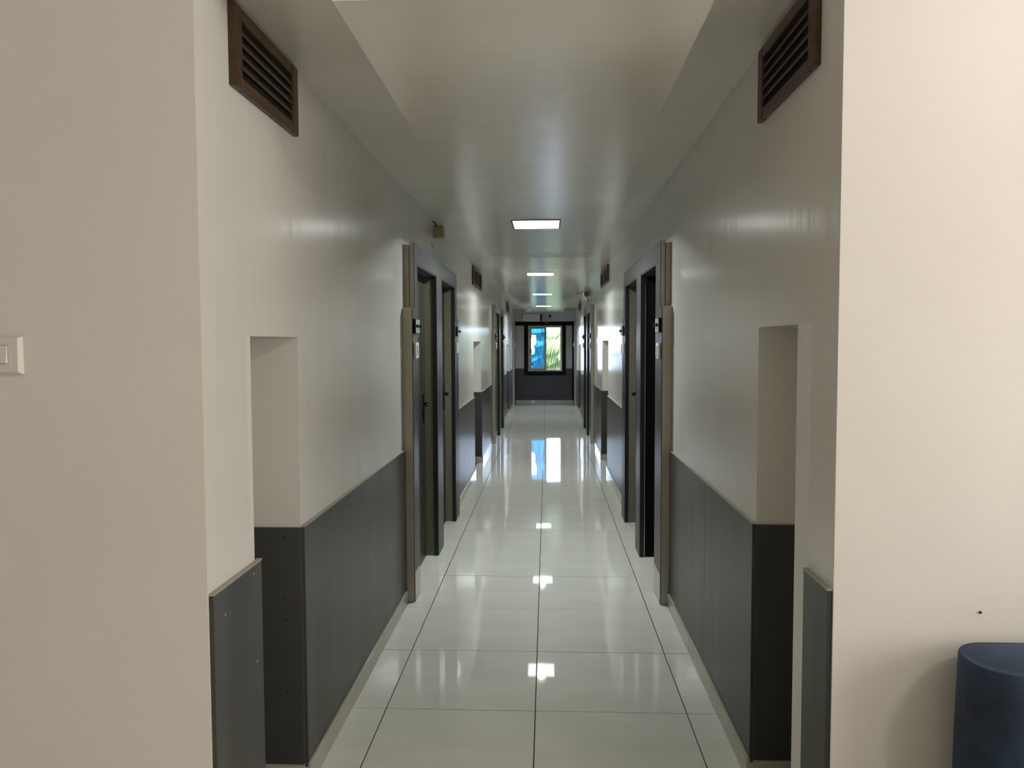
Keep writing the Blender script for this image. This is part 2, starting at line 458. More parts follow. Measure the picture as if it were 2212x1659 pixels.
# lowered middle made of board sections with fine joints
PY1 = 18.32
joints = [YL + 0.02, 4.90, 6.85, 8.05, 10.6, 13.2, 15.9, PY1]
for a, b in zip(joints[:-1], joints[1:]):
    bm = bmesh.new()
    g = 0.0015
    cuts = sorted({a + g + (b - a - 2 * g) * i / 8 for i in range(9)} | {e for ly, _ in LIGHTS for e in (ly - LHL, ly + LHL) if a < e < b})
    prev = None
    for y in cuts:
        sec = [(PXL - SL, zs(-1, y) + 0.02), (PXL, zm(y)), (LXC - LHW, zm(y)), (LXC + LHW, zm(y)), (PXR, zm(y)), (PXR + SL, zs(1, y) + 0.02)]
        vs = [bm.verts.new((x, y, z)) for x, z in sec]
        if prev:
            ymid = (prev[0].co.y + y) / 2
            hole = any(abs(ymid - ly) < LHL for ly, _ in LIGHTS)
            for k in range(5):
                if not (hole and k == 2): bm.faces.new((prev[k], prev[k + 1], vs[k + 1], vs[k]))
            bm.faces.new((prev[5], prev[0], vs[0], vs[5]))
        else: bm.faces.new(vs)
        prev = vs
    bm.faces.new(prev[::-1])
    finish('ceiling_board', bm, MAT['ceiling'], ceil)
# the ribbed joint strip between two boards
for k in range(4):
    y = 6.70 + 0.10 * k
    bobj('joint_rib', (PXL + 0.004, PXR - 0.004, y, y + 0.022, zm(y) - 0.0018, zm(y) + 0.004), MAT['ceiling'], ceil)

# ------------------------------------------------------------------ floor
slab = bobj('floor', (LX0 - 0.2, LX1 + 0.2, LY0 - 0.2, YEND + 0.15, -0.12, -0.004), MAT['grout'])
tag(slab, 'polished pale tile floor of the corridor', 'floor', kind='structure')
TX0, TY0, TS = -0.048, 3.045, 0.6
cols = [(WL - 0.05, TX0 - TS), (TX0 - TS, TX0), (TX0, TX0 + TS), (TX0 + TS, WR + 0.05)]
k0 = -2
tile_cache = {}
def tile(x0, x1, y0, y1):
    gx, gy = 0.0022, 0.0018
    w, d = x1 - x0 - 2 * gx, y1 - y0 - 2 * gy
    key = (round(w, 3), round(d, 3))
    if key not in tile_cache:
        bm = bmesh.new()
        box(bm, -w / 2, w / 2, -d / 2, d / 2, -0.010, 0.0)
        bmesh.ops.recalc_face_normals(bm, faces=bm.faces)
        bmesh.ops.bevel(bm, geom=[e for e in bm.edges if all(v.co.z > -0.001 for v in e.verts)], offset=0.0007, segments=1, affect='EDGES')
        me = bpy.data.meshes.new('tile'); bm.to_mesh(me); bm.free()
        me.materials.append(MAT['tile'])
        tile_cache[key] = me
    o = bpy.data.objects.new('tile', tile_cache[key])
    cx, cyy = (x0 + x1) / 2, (y0 + y1) / 2
    o.location = (cx, cyy, random.uniform(-0.0004, 0.0004))
    o.rotation_euler = (random.uniform(-0.0003, 0.0003), random.uniform(-0.0003, 0.0003), 0)
    o.parent = slab
    col.objects.link(o)
k = k0
while True:
    y0 = TY0 + TS * k
    y1 = min(y0 + TS, YEND + 0.02)
    if y0 > YEND: break
    for c in cols: tile(c[0], c[1], y0, y1)
    k += 1
# lobby tiles
yl = TY0 + TS * k0
rowi = 0
while yl - TS * rowi > LY0:
    y1 = yl - TS * rowi; y0 = max(y1 - TS, LY0)
    x = TX0 - TS * 5
    while x < LX1:
        if x + TS > LX0: tile(max(x, LX0), min(x + TS, LX1), y0, y1)
        x += TS
    rowi += 1
# tile thresholds inside the door openings
for s in (-1, 1):
    for y in BAYS:
        for a, b in (OP1[s], OPEN2):
            bobj('threshold_tile', (X(s, 0.022), X(s, -0.20), y + a + 0.002, y + b - 0.002, -0.008, 0.0015), MAT['tile'], slab)

# ------------------------------------------------------------------ dado boards and skirting
def dado(s, a, b, wall, split=()):
    ys_ = [a, *split, b]
    for p, q in zip(ys_[:-1], ys_[1:]):
        bobj('dado_panel', (X(s, -0.002), X(s, 0.012), p + 0.0008, q - 0.0008, 0.06, DADO), MAT['dado'], wall, bevel=0.0012, seg=1)
    # pale top edge of the board
    bobj('dado_cap', (X(s, 0.0), X(s, 0.0135), a, b, DADO, DADO + 0.005), MAT['dado_edge'], wall)

base = {-1: empty('baseboard_left', (X(-1, 0.01), 2, 0), 'pale tile skirting along the foot of the left wall', 'baseboard', kind='structure'),
        1: empty('baseboard_right', (X(1, 0.01), 2, 0), 'pale tile skirting along the foot of the right wall', 'baseboard', kind='structure')}
def skirting(s, a, b):
    y = a
    marks = [TY0 + TS * k for k in range(-3, 30)]
    while y < b - 1e-4:
        nxt = min([m for m in marks if m > y + 0.02] + [b])
        nxt = min(nxt, b)
        bobj('skirting_tile', (X(s, -0.001), X(s, 0.021), y + 0.001, nxt - 0.001, 0.0, 0.076), MAT['skirting'], base[s], bevel=0.0025, seg=1)
        y = nxt
for s, wall, niches, y0 in ((-1, wall_l, NICHES, YL), (1, wall_r, NICHES_R, YR)):
    cuts = [(a, b) for a, b, t in niches] + [(y, y + CASE) for y in BAYS] + [(ENDCASE, YEND)]
    cuts.sort()
    y = y0 + 0.004
    for a, b in cuts:
        if a > y + 0.01:
            e = a + (0.05 if (a, b) == cuts[0] and s < 0 else (0.0 if s < 0 else 0.0))
            dado(s, y, e, wall, split=(3.35,) if (s > 0 and y < 3.35 < a) else ())
            skirting(s, y, a)
        y = b
    # niche linings: grey board on the far cheek, the back and the near cheek
    for a, b, t in niches:
        bobj('dado_panel', (X(s, 0.002), X(s, -0.335), b - 0.012, b + 0.002, 0.076, DADO), MAT['dado'], wall, bevel=0.001, seg=1)
        bobj('dado_panel', (X(s, -0.328), X(s, -0.34), a, b - 0.012, 0.076, DADO), MAT['dado'], wall)
        bobj('dado_panel', (X(s, -0.06), X(s, -0.328), a, a + 0.012, 0.076, DADO), MAT['dado'], wall)
        bobj('skirting_tile', (X(s, 0.0), X(s, -0.335), b - 0.02, b, 0.0, 0.076), MAT['skirting'], base[s])
# small chips and plugs in the grey boards near the mouth
for s, wall, pts in ((-1, wall_l, [(2.481, -0.05, 0.835), (2.481, -0.052, 0.63), (2.481, -0.05, 0.56), (2.481, -0.05, 0.32)]),):
    for yy, dx, zz in pts:
        bobj('chip_mark', (X(s, dx - 0.003), X(s, dx + 0.003), yy - 0.0006, yy + 0.001, zz - 0.003, zz + 0.003), MAT['vent_dark'], wall)
for yy, zz in ((1.86, 0.80), (2.05, 0.845), (2.06, 0.60)):
    bobj('chip_mark', (X(-1, 0.0115), X(-1, 0.0124), yy - 0.003, yy + 0.003, zz - 0.0025, zz + 0.004), MAT['dado_edge'], wall_l)
for yy, z0_, z1_ in ((3.62, 0.62, 0.70), (3.02, 0.48, 0.58), (3.2, 0.40, 0.45)):
    bobj('scratch_mark', (X(1, 0.0115), X(1, 0.0123), yy - 0.0015, yy + 0.0015, z0_, z1_), MAT['black'], wall_r)
# end wall skirting
be = empty('baseboard_end', (0, YEND, 0), 'pale tile skirting below the end window', 'baseboard', kind='structure')
for a, b in ((WL + 0.06, -0.648), (-0.648, -0.048), (-0.048, 0.552), (0.552, WR - 0.06)):
    bobj('skirting_tile', (a + 0.001, b - 0.001, YEND - 0.028, YEND - 0.0085, 0, 0.105), MAT['skirting'], be, bevel=0.002, seg=1)

# ------------------------------------------------------------------ door frames, doors, signs, switches
FT = 0.057                       # how far the frames stand out from the wall
SIDE = {-1: 'left', 1: 'right'}
NEAR = ['near', 'far']
trim_n = 1
door_n = 0

def rect_frame_board(name, s, y0, y1, z0, z1, parent):
    """A frame board in two layers with a groove between, grey on its face and pale on its edges."""
    f0, f1 = X(s, FT - 0.004), X(s, FT)
    bobj(name, (X(s, FT - 0.003), X(s, FT), y0, y1, z0, z1), MAT['frame_grey'], parent, bevel=0.001, seg=1)
    c = bobj('frame_core', (X(s, FT - 0.026), X(s, FT - 0.003), y0, y1, z0, z1), MAT['frame_edge'], parent)
    return c

def sign(s, y, z, bay, which, near):
    where = {(-1, 0, 0): 'on the near jamb of the nearest left doors', (-1, 0, 1): 'on the far jamb of the nearest left doors',
             (1, 0, 0): 'beside the open black doorway on the right', (1, 0, 1): 'on the far jamb of the nearest right doors',
             (-1, 1, 0): 'on the near jamb of the farther left doors', (-1, 1, 1): 'on the far jamb of the farther left doors',
             (1, 1, 0): 'on the near jamb of the farther right doors', (1, 1, 1): 'on the far jamb of the farther right doors'}[(s, bay, which)]
    w, h = 0.118, 0.074
    t = empty('room_sign', (X(s, FT), y, z), 'small white room sign with black backing ' + where, 'sign', 'room signs on the door frames')
    bobj('backing', (X(s, FT + 0.0005), X(s, FT + 0.014), y - w / 2 - 0.004, y + w / 2, z - h / 2 - 0.003, z + h / 2 + 0.003), MAT['black_trim'], t)
    bobj('face_plate', (X(s, FT + 0.014), X(s, FT + 0.0175), y - w / 2, y + w / 2, z - h / 2, z + h / 2), MAT['sign_white'], t)
    xi0, xi1 = X(s, FT + 0.0175), X(s, FT + 0.0182)
    for zz in (z + h * 0.40, z - h * 0.40):
        bobj('border_line', (xi0, xi1, y - w * 0.36, y + w * 0.40, zz - 0.0014, zz + 0.0014), MAT['ink'], t)
    # two rows of short strokes where the lettering is too small to read
    for row, zz in ((0, z + h * 0.18), (1, z - h * 0.24)):
        for q in range(3):
            yy = y + (q - 1) * w * 0.19
            hh = h * (0.10 if row == 0 else 0.075)
            bobj('letter_stroke', (xi0, xi1, yy - w * (0.03 + 0.02 * (q % 2)), yy + w * (0.03 + 0.015 * (q == 2)), zz - hh, zz + hh * (1.0 if q != 1 else 0.8)), MAT['ink'], t)
    for q in (-1, 1):
        bm = bmesh.new()
        yy = y + q * w * 0.42
        tube(bm, [(X(s, FT + 0.016), yy, z), (X(s, FT + 0.030), yy, z)], 0.009, 10)
        finish('standoff', bm, MAT['iron'], t)

def bell_switch(s, y, z, where):
    t = empty('bell_switch', (X(s, FT), y, z), 'white bell switch ' + where, 'switch', 'bell switches on the door frames')
    bobj('switch_plate', (X(s, FT + 0.0005), X(s, FT + 0.016), y - 0.045, y + 0.045, z - 0.045, z + 0.045), MAT['white_plastic'], t, bevel=0.005, seg=2)
    bobj('rocker', (X(s, FT + 0.014), X(s, FT + 0.021), y - 0.013, y + 0.015, z - 0.030, z + 0.030), MAT['white_plastic'], t, bevel=0.002, seg=1)
    bobj('indicator', (X(s, FT + 0.015), X(s, FT + 0.0166), y + 0.024, y + 0.031, z - 0.034, z - 0.024), MAT['iron'], t)

for bi, y0 in enumerate(BAYS):
    for s in (-1, 1):
        trim_n += 1
        who = ('nearest' if bi == 0 else 'farther') + ' ' + SIDE[s]
        fr = empty('trim_%d' % trim_n, (X(s, 0), y0, 0), 'grey double door frame with pale edges, ' + who + ' pair of doors', 'door frame', kind='structure')
        a = y0 + 0.075
        # grey face boards
        rect_frame_board('header', s, a, y0 + FEND, HEAD_B, HEAD_T, fr)
        rect_frame_board('jamb', s, a, y0 + OP1[s][0], CASE_T, HEAD_B, fr)
        rect_frame_board('mullion', s, y0 + OP1[s][1], y0 + MULL[1], 0.0, HEAD_B, fr)
        rect_frame_board('jamb', s, y0 + OPEN2[1], y0 + FEND, CASE_T, HEAD_B, fr)
        # sub-frame behind with a groove to the board in front
        dback = FT - 0.030
        bobj('sub_frame', (X(s, 0.0005), X(s, dback), a - 0.004, a + 0.02, CASE_T, HEAD_T - 0.012), MAT['frame_edge'], fr, bevel=0.003, seg=1)
        bobj('sub_frame', (X(s, 0.0005), X(s, dback), y0 + FEND - 0.02, y0 + FEND + 0.004, CASE_T, HEAD_T - 0.012), MAT['frame_edge'], fr, bevel=0.003, seg=1)
        bobj('sub_frame', (X(s, 0.0005), X(s, dback), a + 0.02, y0 + FEND - 0.02, HEAD_B + 0.03, HEAD_T - 0.012), MAT['frame_edge'], fr)
        # wider casing boards of the lower part, carrying signs and switches
        for c0, c1, nm in ((y0, y0 + OP1[s][0], 0), (y0 + OPEN2[1], y0 + CASE, 1)):
            bobj('casing_face', (X(s, FT - 0.003), X(s, FT), c0 + 0.001, c1, 0.002, CASE_T), MAT['frame_grey'], fr, bevel=0.001, seg=1)
            bobj('casing', (X(s, 0.0005), X(s, FT - 0.003), c0, c1, 0.0, CASE_T), MAT['frame_edge'], fr, bevel=0.004, seg=2)
            # worn steel kick cap at the foot
            bobj('kick_cap', (X(s, FT), X(s, FT + 0.002), c0 + 0.004, c1 - 0.002, 0.012, 0.17), MAT['steel'] if nm == 0 else MAT['frame_grey'], fr)
        # black inner edges and stone reveals
        for o0, o1 in (OP1[s], OPEN2):
            for yy, d in ((y0 + o0, 1), (y0 + o1, -1)):
                bobj('edge_strip', (X(s, 0.028), X(s, FT - 0.001), yy, yy + d * 0.016, 0.002, HEAD_B), MAT['black'], fr)
                bobj('stone_reveal', (X(s, -0.115), X(s, 0.028), yy, yy + d * 0.012, 0.002, HEAD_B), MAT['granite'], fr)
            bobj('edge_strip', (X(s, 0.028), X(s, FT - 0.001), y0 + o0, y0 + o1, HEAD_B - 0.012, HEAD_B), MAT['black'], fr)
            bobj('top_reveal', (X(s, -0.115), X(s, 0.028), y0 + o0, y0 + o1, HEAD_B - 0.016, HEAD_B), MAT['door'], fr)
        # doors
        for di, (o0, o1) in enumerate((OP1[s], OPEN2)):
            door_n += 1
            open_door = (s > 0 and bi == 0 and di == 0)
            p0, p1 = y0 + o0 + 0.012, y0 + o1 - 0.012
            lab = ('black door standing open into a dark room, nearest on the right' if open_door else
                   'dark brown closed door, %s of the %s pair' % (('nearer', 'farther')[di], who))
            d = empty('door_%d' % door_n, (X(s, -0.06), p0, 0), lab, 'door', kind='structure')
            zt = HEAD_B - 0.016
            if not open_door:
                xf, xb = X(s, -0.028), X(s, -0.070)
                bobj('leaf', (xf, xb, p0, p1, 0.002, zt), MAT['door'], d)
                for q, za in ((0.55, 1.38), (0.66, 1.55), (0.80, 0.3)):
                    yy = p0 + (p1 - p0) * q
                    bobj('inlay_line', (xf, X(s, -0.0265), yy - 0.004, yy + 0.004, za, zt - 0.06), MAT['inlay'] if q < 0.7 else MAT['door'], d)
                hy = p1 - 0.075
                h = bobj('lock_plate', (xf, X(s, -0.022), hy - 0.022, hy + 0.022, 0.93, 1.13), MAT['iron'], d, bevel=0.002, seg=1)
                bm = bmesh.new()
                tube(bm, [(X(s, -0.026), hy, 1.06), (X(s, 0.010), hy, 1.06), (X(s, 0.012), hy - 0.03, 1.062), (X(s, 0.010), hy - 0.11, 1.055)], 0.009, 8)
                finish('handle', bm, MAT['iron'], d, smooth=True)
            else:
                xf = X(s, -0.12)
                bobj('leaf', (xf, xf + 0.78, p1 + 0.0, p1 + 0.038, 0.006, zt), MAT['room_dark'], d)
                bobj('edge_strip', (X(s, 0.022), X(s, 0.027), p1 - 0.004, p1 + 0.004, 0.01, HEAD_B - 0.06), MAT['inlay'], d)
                bobj('strike_plate', (X(s, 0.032), X(s, 0.042), p1 + 0.0005, p1 + 0.0035, 0.93, 1.05), MAT['inlay'], d)
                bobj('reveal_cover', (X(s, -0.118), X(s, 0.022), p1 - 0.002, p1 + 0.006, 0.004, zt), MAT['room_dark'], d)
        # signs and switches
        zsn, zsw = 1.563, 1.427 if s < 0 else 1.42
        for w, yy in ((0, y0 + 0.082), (1, y0 + OPEN2[1] + 0.14)):
            sign(s, yy, zsn, bi, w, bi == 0)
            bell_switch(s, yy - 0.01, zsw, 'below the room sign, %s jamb of the %s door frame' % (('near', 'far')[w], who))

# dark room behind the open door
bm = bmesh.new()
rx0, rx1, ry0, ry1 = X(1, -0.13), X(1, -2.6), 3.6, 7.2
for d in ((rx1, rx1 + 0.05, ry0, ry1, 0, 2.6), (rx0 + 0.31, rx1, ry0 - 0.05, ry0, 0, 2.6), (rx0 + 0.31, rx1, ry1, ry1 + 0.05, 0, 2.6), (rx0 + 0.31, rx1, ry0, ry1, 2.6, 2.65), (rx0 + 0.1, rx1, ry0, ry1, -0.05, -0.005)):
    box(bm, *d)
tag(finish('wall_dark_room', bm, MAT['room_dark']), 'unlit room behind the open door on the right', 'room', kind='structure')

# frame ends at the far end of the corridor
for s in (-1, 1):
    trim_n += 1
    fr = empty('trim_%d' % trim_n, (X(s, 0), ENDCASE, 0), 'pale frame board standing at the %s end corner by the window wall' % SIDE[s], 'door frame', kind='structure')
    bobj('casing', (X(s, 0.0005), X(s, FT - 0.003), ENDCASE, YEND - 0.021, 0.0, 1.965), MAT['frame_edge'], fr, bevel=0.003, seg=1)
    bobj('casing_face', (X(s, FT - 0.003), X(s, FT), ENDCASE + 0.001, YEND - 0.021, 0.002, 1.965), MAT['frame_grey'], fr)
    bell_switch(s, ENDCASE + 0.09, 1.42, 'on the %s frame board at the window end' % SIDE[s])

# ------------------------------------------------------------------ louvred air vents
def vent(s, y0, y1, z0, z1, cols_, label):
    t = empty('air_vent', (X(s, 0), (y0 + y1) / 2, z0), label, 'vent', 'wooden louvre vents under the ceiling')
    P = 0.018
    fw = 0.052 if cols_ == 1 else 0.085
    fh = 0.034
    bobj('back_panel', (X(s, 0.0005), X(s, 0.003), y0 + 0.01, y1 - 0.01, z0 + 0.01, z1 - 0.01), MAT['vent_dark'], t)
    bobj('stile', (X(s, 0.0008), X(s, P), y0, y0 + fw, z0, z1), MAT['wood'], t, bevel=0.004, seg=2)
    bobj('stile', (X(s, 0.0008), X(s, P), y1 - fw, y1, z0, z1), MAT['wood'], t, bevel=0.004, seg=2)
    bobj('rail', (X(s, 0.0008), X(s, P - 0.001), y0 + fw, y1 - fw, z0, z0 + fh), MAT['wood'], t, bevel=0.003, seg=1)
    bobj('rail', (X(s, 0.0008), X(s, P - 0.001), y0 + fw, y1 - fw, z1 - fh, z1), MAT['wood'], t, bevel=0.003, seg=1)
    spans = [(y0 + fw, y1 - fw)]
    if cols_ == 2:
        m = (y0 + y1) / 2
        bobj('stile', (X(s, 0.0008), X(s, P - 0.002), m - 0.04, m + 0.04, z0 + fh, z1 - fh), MAT['wood'], t)
        spans = [(y0 + fw, m - 0.04), (m + 0.04, y1 - fw)]
    n = 4 if cols_ == 1 else 4
    for a, b in spans:
        for k in range(n):
            zc = z0 + fh + (z1 - z0 - 2 * fh) * (k + 0.95) / (n + 0.9)
            bm = bmesh.new()
            # slanted slat: section in x-z
            sg = 1 if s < 0 else -1
            xs = [X(s, 0.0035), X(s, 0.0135)]
            pts = [(xs[0], zc + 0.004), (xs[0], zc + 0.012), (xs[1], zc + 0.005), (xs[1], zc - 0.006)]
            prism(bm, pts, 'y', a, b)
            finish('slat', bm, MAT['slat'], t)
    return t
vent(-1, 1.982, 2.49, 2.124, 2.336, 1, 'brown wooden louvre vent at the top left near the corridor mouth')
vent(1, 2.03, 2.563, 2.163, 2.386, 1, 'brown wooden louvre vent at the top right near the corridor mouth')
vent(-1, 8.42, 9.50, 2.10, 2.30, 2, 'small two-column louvre vent midway along the left wall')
vent(1, 8.75, 9.9, 2.145, 2.335, 2, 'small two-column louvre vent midway along the right wall')
vent(-1, 15.45, 16.45, 2.08, 2.275, 2, 'farthest louvre vent on the left wall')
vent(1, 15.75, 16.75, 2.12, 2.29, 2, 'farthest louvre vent on the right wall')

# ------------------------------------------------------------------ ceiling lights
for y, lab in LIGHTS:
    z = zm(y)
    xc, hw, hl = LXC, LHW, LHL
    t = empty('ceiling_light', (xc, y, z), lab, 'light', 'flush square ceiling lights')
    zt = z + 0.045
    for d in ((xc - hw - 0.008, xc - hw + 0.001, y - hl - 0.008, y + hl + 0.008), (xc + hw - 0.001, xc + hw + 0.008, y - hl - 0.008, y + hl + 0.008),
              (xc - hw, xc + hw, y - hl - 0.008, y - hl + 0.001), (xc - hw, xc + hw, y + hl - 0.001, y + hl + 0.008)):
        bobj('rim', (*d, z - 0.004, zt), MAT['reflector'], t)
    bobj('reflector', (xc - hw, xc + hw, y - hl, y + hl, zt, zt + 0.004), MAT['reflector'], t)
    bm = bmesh.new()
    c0 = bm.verts.new((xc, y, zt - 0.0015))
    ring = [bm.verts.new((xc + 0.032 * math.cos(2 * math.pi * i / 20), y + 0.032 * math.sin(2 * math.pi * i / 20), zt - 0.0005)) for i in range(20)]
    for i in range(20): bm.faces.new((c0, ring[(i + 1) % 20], ring[i]))
    finish('bulb', bm, MAT['bulb'] if y < 6 else MAT['bulb_dimmed'], t)
    bm = bmesh.new()
    n = 4
    vv = [[bm.verts.new((xc + (i / n * 2 - 1) * hw, y + (j / n * 2 - 1) * hl, z - 0.001)) for j in range(n + 1)] for i in range(n + 1)]
    for i in range(n):
        for j in range(n):
            bm.faces.new((vv[i][j], vv[i][j + 1], vv[i + 1][j + 1], vv[i + 1][j]))
    finish('diffuser', bm, MAT['diffuser'], t)

# ------------------------------------------------------------------ junction boxes with loose wires
def jbox(s, y, z0, z1, label, wires):
    t = empty('junction_box', (X(s, 0), y, z0), label, 'junction box', 'junction boxes high on the walls')
    bobj('box_body', (X(s, 0.0005), X(s, 0.048), y - 0.05, y + 0.05, z0, z1), MAT['jbox'], t, bevel=0.003, seg=1)
    bobj('box_lid', (X(s, 0.050), X(s, 0.068), y - 0.05, y + 0.05, z0, z1), MAT['jbox'], t, bevel=0.003, seg=1)
    bobj('gasket', (X(s, 0.047), X(s, 0.051), y - 0.046, y + 0.046, z0 + 0.004, z1 - 0.004), MAT['vent_dark'], t)
    for pts in wires:
        bm = bmesh.new()
        tube(bm, pts, 0.0045, 6)
        finish('wire', bm, MAT['wire'], t, smooth=True)
    return t
jbox(-1, 5.62, 2.222, 2.305, 'yellowed junction box above the nearest left doors',
     [[(WL + 0.002, 5.54, 2.325), (WL + 0.014, 5.545, 2.318), (WL + 0.022, 5.555, 2.30), (WL + 0.025, 5.569, 2.288)]])
jbox(1, 13.05, 2.232, 2.315, 'yellowed junction box with two dangling wires on the right wall',
     [[(WR - 0.07, 13.0, 2.312), (WR - 0.10, 12.95, 2.31), (WR - 0.13, 12.93, 2.285), (WR - 0.165, 12.92, 2.278), (WR - 0.19, 12.92, 2.262)],
      [(WR - 0.07, 13.0, 2.311), (WR - 0.095, 12.97, 2.306), (WR - 0.115, 12.96, 2.285), (WR - 0.122, 12.96, 2.262), (WR - 0.112, 12.96, 2.245)],
      [(WR - 0.03, 13.0, 2.232), (WR - 0.03, 13.0, 2.205), (WR - 0.012, 13.0, 2.19), (WR - 0.004, 13.0, 2.14)]])
for i, (y, z) in enumerate(((5.47, 2.165), (5.53, 2.15))):
    o = bobj('wall_plug', (WL + 0.0002, WL + 0.003, y - 0.010, y + 0.010, z - 0.006, z + 0.006), MAT['iron'], bevel=0.001, seg=1)
    tag(o, ('left' if i == 0 else 'right') + ' one of two tiny dark plugs in the wall below the left junction box', 'wall plug', 'wall plugs')

# ------------------------------------------------------------------ things on the end wall
t = empty('window_1', (0, YEND, WIN[2]), 'two-part sliding window with one blue pane at the corridor end', 'window', kind='structure')
x0, x1, z0, z1 = WIN
fy0, fy1 = YEND - 0.03, YEND + 0.07
fw = 0.03
bobj('frame', (x0, x0 + fw, fy0, fy1, z0, z1), MAT['alu'], t)
bobj('frame', (x1 - fw * 0.75, x1, fy0, fy1, z0, z1), MAT['alu'], t)
bobj('frame', (x0 + fw, x1 - fw * 0.75, fy0, fy1, z0, z0 + 0.022), MAT['alu'], t)
bobj('frame', (x0 + fw, x1 - fw * 0.75, fy0, fy1, z1 - 0.024, z1), MAT['alu'], t)
def sash(xa, xb, ya, yb, w, za, zb, glass, nm):
    s_ = empty('sash', (xa, ya, za)); s_.parent = t; s_.matrix_parent_inverse = Matrix.Translation(t.location).inverted()
    bobj('sash_rail', (xa, xa + w, ya, yb, za, zb), MAT['alu'], s_)
    bobj('sash_rail', (xb - w, xb, ya, yb, za, zb), MAT['alu'], s_)
    bobj('sash_rail', (xa + w, xb - w, ya, yb, za, za + w), MAT['alu'], s_)
    bobj('sash_rail', (xa + w, xb - w, ya, yb, zb - w, zb), MAT['alu'], s_)
    ym = (ya + yb) / 2
    bobj('pane', (xa + w, xb - w, ym - 0.002, ym + 0.002, za + w, zb - w), glass, s_)
    return s_, (xa + w, xb - w, ym, za + w, zb - w)
sl, g = sash(x0 + fw, -0.012, YEND - 0.018, YEND + 0.012, 0.05, z0 + 0.022, z1 - 0.024, MAT['clear_glass'], 'left')
sr_, g2 = sash(-0.034, x1 - fw * 0.75, YEND + 0.02, YEND + 0.045, 0.024, z0 + 0.022, z1 - 0.024, MAT['clear_glass'], 'right')
# blue film on the left pane, torn away along its left side
ga, gb, gy, gc, gd = g
H = gd - gc
def P(u, v): return (ga + (gb - ga) * u, gc + H * v)
left_edge = [(0, 0), (0.33, 0), (0.335, 0.03), (0.365, 0.24), (0.50, 0.27), (0.53, 0.18), (0.60, 0.30), (0.66, 0.36), (0.845, 0.36), (0.8455, 0), (1, 0)]
bm = bmesh.new()
prev = None
for v_, u_ in left_edge:
    p, q = P(u_, v_), P(1, v_)
    cur = (bm.verts.new((p[0], gy - 0.004, p[1])), bm.verts.new((q[0], gy - 0.004, q[1])))
    if prev: bm.faces.new((prev[0], prev[1], cur[1], cur[0]))
    prev = cur
tag(finish('blue_film', bm, MAT['blue_film'], sl), 'blue film peeling from the left pane')
# curled flap of the torn film
bm = bmesh.new()
fl = []
for i in range(7):
    a = i / 6
    u = 0.30 - 0.06 * math.sin(a * 3)
    p = P(u + 0.02, 0.60 - 0.13 * a)
    fl.append((bm.verts.new((p[0], gy - 0.006, p[1])), bm.verts.new((p[0] - 0.03 * math.sin(a * 3.1), gy - 0.03 * math.sin(a * 3.1) - 0.006, p[1] + 0.01))))
for i in range(6):
    bm.faces.new((fl[i][0], fl[i][1], fl[i + 1][1], fl[i + 1][0]))
finish('film_flap', bm, MAT['blue_film'], sl)
bobj('latch', (ga - 0.03, ga - 0.012, YEND - 0.03, YEND - 0.018, 1.25, 1.33), MAT['iron'], sl)

# white board with pencilled scribbles over the black band
pb = empty('white_board', (-0.34, YEND, 1.975), 'white board with faint scribbles above the end window', 'board')
bx0, bx1, bz0, bz1 = -0.555, -0.165, 1.972, 2.135
bobj('board', (bx0, bx1, YEND - 0.012, YEND - 0.0005, bz0, bz1), MAT['paper'], pb)
rs = random.Random(3)
for k in range(9):
    cx0 = bx0 + 0.04 + 0.036 * k + rs.uniform(-0.01, 0.01); cz = bz0 + 0.085 + rs.uniform(-0.03, 0.035)
    pts = []
    for i in range(9):
        a = i / 8 * math.pi * rs.uniform(1.0, 1.5) + k
        pts.append((cx0 + 0.024 * math.cos(a), YEND - 0.0125, cz + 0.026 * math.sin(a * 1.3)))
    bm = bmesh.new(); tube(bm, pts, 0.0013, 4); finish('pencil_line', bm, MAT['pencil'], pb)
ja = bobj('wall_box', (-0.165, -0.105, YEND - 0.018, YEND - 0.0005, 1.98, 2.14), MAT['frame_grey'], bevel=0.003, seg=1)
tag(ja, 'narrow grey box fixed beside the white board', 'wall box')
hc = empty('hanging_cable', (0.0, YEND - 0.03, 1.93), 'grey cable looping down from a black plug over the end window', 'cable')
bm = bmesh.new()
pts = [(-0.12, YEND - 0.035, 2.165), (-0.085, YEND - 0.04, 2.14), (-0.06, YEND - 0.04, 2.07), (-0.052, YEND - 0.045, 1.99), (-0.03, YEND - 0.05, 1.935), (-0.008, YEND - 0.05, 1.925),
       (0.02, YEND - 0.05, 1.955), (0.045, YEND - 0.045, 2.01), (0.062, YEND - 0.04, 2.07)]
tube(bm, pts, 0.0055, 6)
finish('cord', bm, MAT['grey_wire'], hc, smooth=True)
bobj('plug', (0.045, 0.098, YEND - 0.055, YEND - 0.001, 2.065, 2.125), MAT['wire'], hc, bevel=0.005, seg=1)
wc = empty('wire_stub', (-0.6, YEND, 2.05), 'short wire stub with a black tip left of the white board', 'wire')
bm = bmesh.new(); tube(bm, [(-0.585, YEND - 0.008, 2.13), (-0.592, YEND - 0.012, 2.10), (-0.612, YEND - 0.006, 2.05), (-0.612, YEND - 0.005, 1.98)], 0.003, 6); finish('cord', bm, MAT['grey_wire'], wc)
bm = bmesh.new(); tube(bm, [(-0.582, YEND - 0.008, 2.145), (-0.592, YEND - 0.012, 2.105)], 0.008, 8); finish('tip', bm, MAT['wire'], wc)
sk = empty('socket_plate', (-0.335, YEND - 0.03, 0.06), 'small white plate on the skirting under the end window', 'socket')
bobj('plate', (-0.375, -0.295, YEND - 0.035, YEND - 0.0285, 0.036, 0.066), MAT['white_plastic'], sk, bevel=0.002, seg=1)
